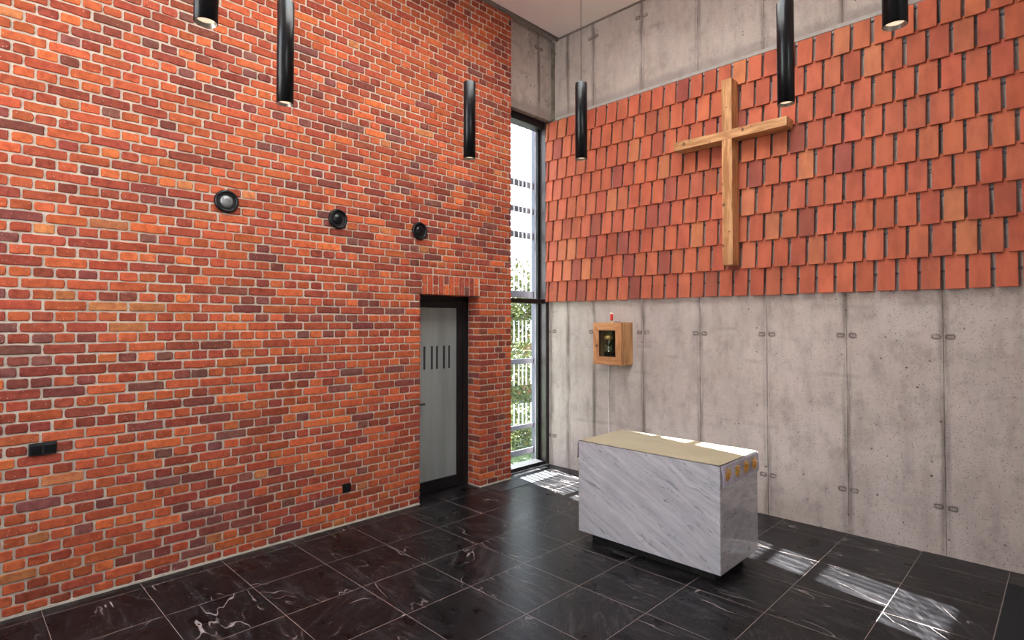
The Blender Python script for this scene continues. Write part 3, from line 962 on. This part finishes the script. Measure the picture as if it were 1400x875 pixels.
# ciborium inside the box
cb = empty('ciborium', (0.947, -0.165, 1.5705)); cb.scale = (1.12, 1.12, 1.12); tag(cb, 'gold and silver footed vessel behind the glass of the oak wall box', 'vessel')
bm = bmesh.new(); lathe(bm, [(0.0, 0.0), (0.034, 0.0), (0.033, 0.005), (0.018, 0.012), (0.009, 0.030), (0.013, 0.036), (0.013, 0.040), (0.007, 0.046), (0.010, 0.056)], 32)
obj('foot', bm, m_silver, cb, True)
bm = bmesh.new(); lathe(bm, [(0.009, 0.055), (0.026, 0.075), (0.036, 0.100), (0.040, 0.125)], 32); obj('cup', bm, m_silver, cb, True)
bm = bmesh.new()
prof = [(0.0535*math.cos(a), 0.152+0.046*math.sin(a)) for a in [(-0.6 + i*(PI/2+0.6)/14) for i in range(15)]]; prof[-1] = (0.0, 0.198)
lathe(bm, prof, 32)
for v in bm.verts:
    a = math.atan2(v.co.y, v.co.x); k = 1 + 0.06*math.sin(a*10)*math.sin(v.co.z*160)
    v.co.x *= k; v.co.y *= k
obj('lid', bm, m_gold, cb, True)
# candle lamp on the box
cd = empty('sanctuary_lamp', (1.010, -0.195, 1.926)); tag(cd, 'small red glass candle lamp standing on the oak wall box', 'candle lamp')
bm = bmesh.new(); lathe(bm, [(0.0, 0.0), (0.022, 0.0), (0.021, 0.004), (0.008, 0.010), (0.008, 0.016), (0.017, 0.024), (0.018, 0.030)], 28); obj('brass_foot', bm, m_gold, cd, True)
bm = bmesh.new(); lathe(bm, [(0.0, 0.028), (0.0165, 0.030), (0.017, 0.045), (0.0165, 0.100), (0.015, 0.102)], 28); obj('red_glass', bm, m_redglass, cd, True)
bm = bmesh.new(); lathe(bm, [(0.0155, 0.100), (0.0165, 0.106), (0.013, 0.116), (0.004, 0.120), (0.0, 0.120)], 28); obj('cap', bm, m_wax, cd, True)
# small white linen lying on the box
bm = bmesh.new()
nx, ny = 16, 8
g = [[bm.verts.new((1.045+0.125*i/nx, -0.235+0.13*j/ny, 1.9275+0.007+0.007*math.sin(i*1.1+j*0.5)+0.003*math.sin(i*2.3-j*1.3))) for j in range(ny+1)] for i in range(nx+1)]
for i in range(nx):
    for j in range(ny): bm.faces.new((g[i][j], g[i+1][j], g[i+1][j+1], g[i][j+1]))
r_ = bmesh.ops.solidify(bm, geom=bm.faces[:], thickness=0.002)
for v in bm.verts: v.co.z = max(v.co.z, 1.9262)
tag(obj('linen_cloth', bm, m_lace, None, True), 'little crumpled white linen cloth on top of the oak wall box', 'cloth')
# cable below
bm = bmesh.new()
pts = [(0.752, -0.008, 1.419), (0.752, -0.008, 1.2), (0.7505, -0.008, 0.9), (0.7515, -0.008, 0.6), (0.750, -0.008, 0.3), (0.751, -0.008, 0.005)]
pts = [(0.84, -0.006, 1.418)] + [(0.835-0.006*math.sin(i*0.4)*0.3, -0.006, 1.40-i*0.1) for i in range(1, 14)] + [(0.835, -0.006, 0.004)]
tube(bm, pts, 0.0055)
tag(obj('power_cable', bm, m_whitecable, None, True), 'thin white cable running down the concrete wall from the oak box', 'cable')

# ------------------------------------------------------------------ altar
AX0, AX1, AY0, AY1 = 1.795, 3.092, -1.842, -1.155
al = empty('altar', ((AX0+AX1)/2, (AY0+AY1)/2, 0)); tag(al, 'block altar of grey veined marble on a recessed black plinth', 'altar')
acx, acy = al.location.x, al.location.y
obj('plinth', bx(AX0+0.085-acx, AY0+0.085-acy, 0.0, AX1-0.085-acx, AY1-0.085-acy, 0.082, 0.002), m_blackmat, al)
th = 0.02
obj('front_slab', bx(AX0-acx, AY0-acy, 0.082, AX1-acx, AY0+th-acy, 0.852, 0.0012), m_marble, al)
obj('rear_slab', bx(AX0-acx, AY1-th-acy, 0.082, AX1-acx, AY1-acy, 0.852, 0.0012), m_marble, al)
obj('end_slab', bx(AX1-th-acx, AY0+th+0.0005-acy, 0.082, AX1-acx, AY1-th-0.0005-acy, 0.852, 0.001), m_marble, al)
obj('end_slab', bx(AX0-acx, AY0+th+0.0005-acy, 0.082, AX0+th-acx, AY1-th-0.0005-acy, 0.852, 0.001), m_marble, al)
obj('top_slab', bx(AX0-acx, AY0-acy, 0.8525, AX1-acx, AY1-acy, 0.872, 0.0015), m_marble, al)
obj('under_panel', bx(AX0+th-acx, AY0+th-acy, 0.083, AX1-th-acx, AY1-th-acy, 0.095), m_blackmat, al)

# white satin cloth lying on top, falling over both ends
def altar_cloth():
    bm = bmesh.new()
    path = []
    drop = 0.155
    ztop = 0.8745
    e = 0.006
    for i in range(9): path.append((AX0-e, ztop-drop+drop*i/8, 1))
    for i in range(1, 41): path.append((AX0-e+(AX1-AX0+2*e)*i/40, ztop, 0))
    for i in range(1, 17): path.append((AX1+e, ztop-drop*i/16, 2))
    ny = 36
    rows = []
    for (x, z, k) in path:
        row = []
        for j in range(ny+1):
            y = AY0+0.004 + (AY1-AY0-0.008)*j/ny
            d = ztop - z
            out = 0.0
            if k and d > 0:
                w = 0.5+0.5*math.sin(j*0.55+d*14)
                out = (0.002 + 0.012*w*min(1, d/0.08))
                yy = y + 0.004*math.sin(d*20+j*0.2)*min(1, d/0.1)
                zz = z - 0.004*math.sin(j*0.35)*d/0.155
                row.append(bm.verts.new((x + (out if k == 2 else -out), yy, zz)))
            else:
                row.append(bm.verts.new((x, y, z)))
        rows.append(row)
    for a, b in zip(rows[:-1], rows[1:]):
        for j in range(ny): bm.faces.new((a[j], a[j+1], b[j+1], b[j]))
    bmesh.ops.solidify(bm, geom=bm.faces[:], thickness=0.0016)
    return bm
ac = obj('altar_cloth', altar_cloth(), m_satin, None, True)
tag(ac, 'pinkish white satin altar cloth with gold embroidery hanging over the altar end', 'cloth')
def motif(y, z, seed):
    """sheaf-like gold embroidery: a fan of small grains over crossed stems"""
    rr = random.Random(seed)
    bm = bmesh.new()
    X = AX1 + 0.0235
    def grain(cy, cz, ang, l, w):
        cy = y + (cy-y)*1.45; cz = z + (cz-z)*1.15; l *= 1.4; w *= 1.5
        c, s = math.cos(ang), math.sin(ang)
        n = 8
        top = bm.verts.new((X+0.004, cy, cz))
        ring = []
        for i in range(n):
            a = 2*PI*i/n
            u, v = l*math.cos(a), w*math.sin(a)*(1-0.35*math.cos(a))
            ring.append(bm.verts.new((X-0.003, cy+u*s+v*c, cz+u*c-v*s)))
        for i in range(n): bm.faces.new((ring[i], ring[(i+1) % n], top))
        bm.faces.new(ring[::-1])
    for i, a in enumerate((-2.5, -1.9, -1.35, -0.85, -0.42, 0.0, 0.42, 0.85, 1.35, 1.9, 2.5, 3.14)):
        L = (0.034 if abs(a) > 1.0 else 0.050) * rr.uniform(0.8, 1.15)
        if abs(a) > 3: L = 0.036
        for t in range(3):
            q = 0.006 + L*t/3
            grain(y+math.sin(a)*q, z+math.cos(a)*q, a+rr.uniform(-.25, .25), 0.0075-0.001*t, 0.0030)
            if t and i % 2 == 0:
                for sd in (-1, 1):
                    grain(y+math.sin(a+sd*0.16)*q, z+math.cos(a+sd*0.16)*q, a+sd*0.7, 0.0055, 0.0024)
    for k in range(2):
        grain(y+0.006*math.cos(k), z+0.006*math.sin(k), k*1.1, 0.006, 0.004)
    return bm
for k, yc in enumerate((-1.745, -1.585, -1.425, -1.265)):
    obj('embroidered_motif', motif(yc, 0.795, k), m_goldthread, ac)
# cream cover lying on the white cloth
def cover():
    bm = bmesh.new()
    nx, ny = 40, 16
    g = [[bm.verts.new((AX0+0.004+(AX1-AX0-0.008)*i/nx, AY0-0.001+(AY1-AY0+0.002)*j/ny, 0.8785 + 0.0012*mnoise.noise(Vector((i*0.3, j*0.4, 0))) - 0.0011*(abs(i-20) < 1))) for j in range(ny+1)] for i in range(nx+1)]
    for i in range(nx):
        for j in range(ny): bm.faces.new((g[i][j], g[i+1][j], g[i+1][j+1], g[i][j+1]))
    bmesh.ops.solidify(bm, geom=bm.faces[:], thickness=0.0018)
    return bm
tag(obj('altar_cover', cover(), m_cover, None, True), 'cream cloth cover lying flat over the whole altar top, half in sun', 'cloth')

# ------------------------------------------------------------------ floor fittings
gr = empty('floor_grille', (0.175, -0.79, 0)); tag(gr, 'black mesh floor grille in front of the tall window', 'grille')
bm = bmesh.new(); box(bm, -0.120, -0.55, 0.0, 0.115, 0.47, 0.0022)
obj('mesh_cover', bm, m_grille, gr)
bm = bmesh.new()
for a in ((-0.126, -0.556, -0.120, 0.476), (0.115, -0.556, 0.121, 0.476), (-0.120, -0.556, 0.115, -0.55), (-0.120, 0.47, 0.115, 0.476)):
    box(bm, a[0], a[1], 0.0, a[2], a[3], 0.003)
obj('rim', bm, m_blackmat, gr)
bm = bx(4.570, -1.60, 0.0, 5.50, -0.290, 0.006, 0.002)
tag(obj('floor_mat', bm, m_darkmat), 'black mat on the floor at the right edge by the concrete wall', 'mat')

# ------------------------------------------------------------------ outside
ground = struct(obj('ground', bx(-14, -12, -0.35, -0.36, 14, -0.15), m_grass))
XS = -0.51
scr = empty('slatted_screen', (XS, -0.2, -0.15)); tag(scr, 'white barred steel screen with grey rails just outside the tall window', 'screen')
def sb(bm, x0, y0, z0, x1, y1, z1, bev=0.0): box(bm, x0-XS, y0+0.2, z0+0.15, x1-XS, y1+0.2, z1+0.15, bev)
YA, YB = -1.4, 0.62
for (a, b) in ((0.09, 0.17), (0.45, 0.51), (1.35, 1.42), (2.27, 2.36), (3.10, 3.19), (3.46, 3.54), (3.82, 3.91), (4.70, 4.76)):
    bm = bmesh.new(); sb(bm, XS-0.006, YA, a, XS+0.012, YB, b)
    obj('rail', bm, m_greysteel, scr)
bars = [(0.51, 0.80), (1.06, 1.35), (1.65, 1.95), (2.36, 4.70)]
yb = YA + 0.04
while yb < YB - 0.02:
    if not (0.04 < yb < 0.15):
        for (a, b) in bars:
            bm = bmesh.new(); sb(bm, XS+0.02, yb-0.010, a, XS+0.030, yb+0.010, b)
            obj('bar', bm, m_steel, scr)
    yb += 0.0935 if int(round(yb*100)) % 2 == 0 else 0.076
for yc in (0.095, YA):
    bm = bmesh.new(); sb(bm, XS-0.03, yc-0.03, -0.15, XS+0.03, yc+0.03, 4.8)
    obj('post', bm, m_greysteel, scr)

tag(obj('boundary_board', bx(-6.6, -3, -0.2, -6.5, 9, 1.65), m_orange), 'rust coloured garden board fence far outside the window', 'fence')

def leafset(centres, count, spread, size, seed, cols):
    rr = random.Random(seed)
    vs, fs, cs = [], [], []
    for _ in range(count):
        c = rr.choice(centres)
        while True:
            d = Vector((rr.uniform(-1, 1), rr.uniform(-1, 1), rr.uniform(-1, 1)))
            if d.length < 1: break
        p = Vector(c[:3]) + Vector((d.x*c[3], d.y*c[3], d.z*c[3]*0.9))
        if p.z < 0.0-0.12: p.z = rr.uniform(-0.1, 0.2)
        L = size*rr.uniform(0.6, 1.3); W = L*0.38
        u = Vector((rr.gauss(0, 1), rr.gauss(0, 1), rr.gauss(0, 0.7))).normalized()
        w = u.cross(Vector((rr.gauss(0, 1), rr.gauss(0, 1), rr.gauss(0, 1)))).normalized()
        n = u.cross(w)
        b = len(vs)
        vs += [p, p+u*L*0.45+w*W*0.5+n*L*0.06, p+u*L, p+u*L*0.45-w*W*0.5+n*L*0.06]
        fs += [(b, b+1, b+2), (b, b+2, b+3)]
        col = rr.choice(cols); k = rr.uniform(0.7, 1.25)
        cs += [tuple(x*k for x in col)]*2
    return vs, fs, cs
def bush(name, label, cat, trunk, centres, count, size, seed, cols, group=None):
    base = Vector(trunk[0])
    e = empty(name, base); tag(e, label, cat, group)
    vs, fs, cs = leafset(centres, count, 1, size, seed, cols)
    me = bpy.data.meshes.new('foliage'); me.from_pydata([v-base for v in vs], [], fs)
    at = me.color_attributes.new('col', 'FLOAT_COLOR', 'CORNER')
    buf = []
    for c in cs: buf += [*c, 1.0]*3
    at.data.foreach_set('color', buf)
    link('foliage', me, m_leaf, e)
    bm = bmesh.new()
    top = Vector(trunk[1])
    tube(bm, [base-base, (top-base)*0.5+Vector((0.04, 0.03, 0)), top-base], trunk[2])
    for c in centres[:7]:
        tube(bm, [(top-base)*0.7+Vector((0.03, 0.02, 0)), (Vector(c[:3])+top)/2-base, Vector(c[:3])-base], trunk[2]*0.4)
    obj('trunk', bm, m_bark, e)
G = [(0.05, 0.075, 0.008), (0.075, 0.10, 0.012), (0.11, 0.13, 0.02), (0.028, 0.05, 0.009), (0.15, 0.155, 0.04)]
bush('shrub', 'low yellow green shrub right outside the foot of the window', 'shrub', ((-1.55, 0.55, -0.15), (-1.55, 0.55, 0.25), 0.02),
     [(-1.55, 0.5, 0.15, 0.32), (-1.75, 0.85, 0.25, 0.35), (-1.45, 0.15, 0.1, 0.3), (-1.5, 1.1, 0.2, 0.35)], 2600, 0.09, 5, G)
bush('shrub', 'taller leafy shrub behind the barred screen', 'shrub', ((-2.9, 1.9, -0.15), (-2.9, 1.9, 0.9), 0.04),
     [(-2.9, 1.7, 0.9, 0.55), (-3.0, 2.3, 1.2, 0.6), (-2.8, 1.2, 0.6, 0.5), (-3.1, 2.8, 0.8, 0.6), (-3.0, 2.0, 0.4, 0.6)], 3600, 0.12, 6, G)
bush('tree', 'tree with light green crown outside beyond the window', 'tree', ((-5.2, 4.3, -0.15), (-5.2, 4.3, 2.1), 0.09),
     [(-5.2, 3.6, 2.3, 0.9), (-5.3, 4.6, 2.7, 0.95), (-5.0, 5.4, 2.2, 0.9), (-5.4, 4.2, 1.7, 0.8), (-5.2, 2.9, 2.0, 0.7), (-5.4, 6.2, 2.5, 0.9)], 7000, 0.16, 8, G)

# ------------------------------------------------------------------ light
w = bpy.data.worlds.new('sky'); S.world = w; w.use_nodes = True
nt = w.node_tree; bgn = nt.nodes['Background']
tc = nt.nodes.new('ShaderNodeTexCoord'); sp = nt.nodes.new('ShaderNodeSeparateXYZ')
nt.links.new(tc.outputs['Generated'], sp.inputs[0])
cr = nt.nodes.new('ShaderNodeValToRGB'); nt.links.new(sp.outputs[2], cr.inputs[0])
cr.color_ramp.elements[0].position = 0.0; cr.color_ramp.elements[0].color = (0.95, 0.97, 1.0, 1)
cr.color_ramp.elements[1].position = 0.8; cr.color_ramp.elements[1].color = (0.62, 0.76, 1.0, 1)
nt.links.new(cr.outputs[0], bgn.inputs[0]); bgn.inputs[1].default_value = 6.5

sd = Vector((1, -0.20, -0.967)).normalized()
sun = bpy.data.lights.new('sun', 'SUN'); sun.energy = 110.0; sun.angle = math.radians(0.45); sun.color = (0.97, 0.98, 1.0)
so_ = bpy.data.objects.new('sun', sun); COL.objects.link(so_); so_.rotation_euler = sd.to_track_quat('-Z', 'Y').to_euler(); so_.location = (-6, 2, 9)

def area(name, loc, direction, sx, sy, e, col):
    l = bpy.data.lights.new(name, 'AREA'); l.shape = 'RECTANGLE'; l.size = sx; l.size_y = sy; l.energy = e; l.color = col
    o = bpy.data.objects.new(name, l); COL.objects.link(o); o.location = loc
    o.rotation_euler = Vector(direction).to_track_quat('-Z', 'Z' if abs(direction[2]) < 0.9 else 'Y').to_euler()
    return o
area('daylight_right', (XR+0.05, (H1[0]+H1[1])/2, (H1[2]+H1[3])/2), (-1, 0, 0), H1[1]-H1[0]-0.1, H1[3]-H1[2]-0.1, 15, (1.0, 0.97, 0.94))
area('daylight_back', ((H2[0]+H2[1])/2, Y_BACK-0.05, (H2[2]+H2[3])/2), (0, 1, 0), H2[1]-H2[0]-0.1, H2[3]-H2[2]-0.1, 62, (0.98, 0.98, 1.0))
area('daylight_roof', ((SX0+SX1)/2, (SY0+SY1)/2, 5.86), (0, 0, -1), SX1-SX0-0.1, SY1-SY0-0.1, 92, (1.0, 0.98, 0.95))

# ------------------------------------------------------------------ camera
cam = bpy.data.cameras.new('camera'); cam.sensor_width = 36.0; cam.lens = 773.68/1400*36
cam.shift_y = -13.62/1400
co = bpy.data.objects.new('camera', cam); COL.objects.link(co)
co.location = (4.935, -5.858, 1.925)
co.rotation_mode = 'XYZ'; co.rotation_euler = (PI/2 + 0.0219, 0.0, 0.7803)
S.camera = co
S.view_settings.view_transform = 'Standard'; S.view_settings.look = 'None'
S.view_settings.exposure = 0.0; S.view_settings.gamma = 1.0; S.view_settings.use_curve_mapping = False
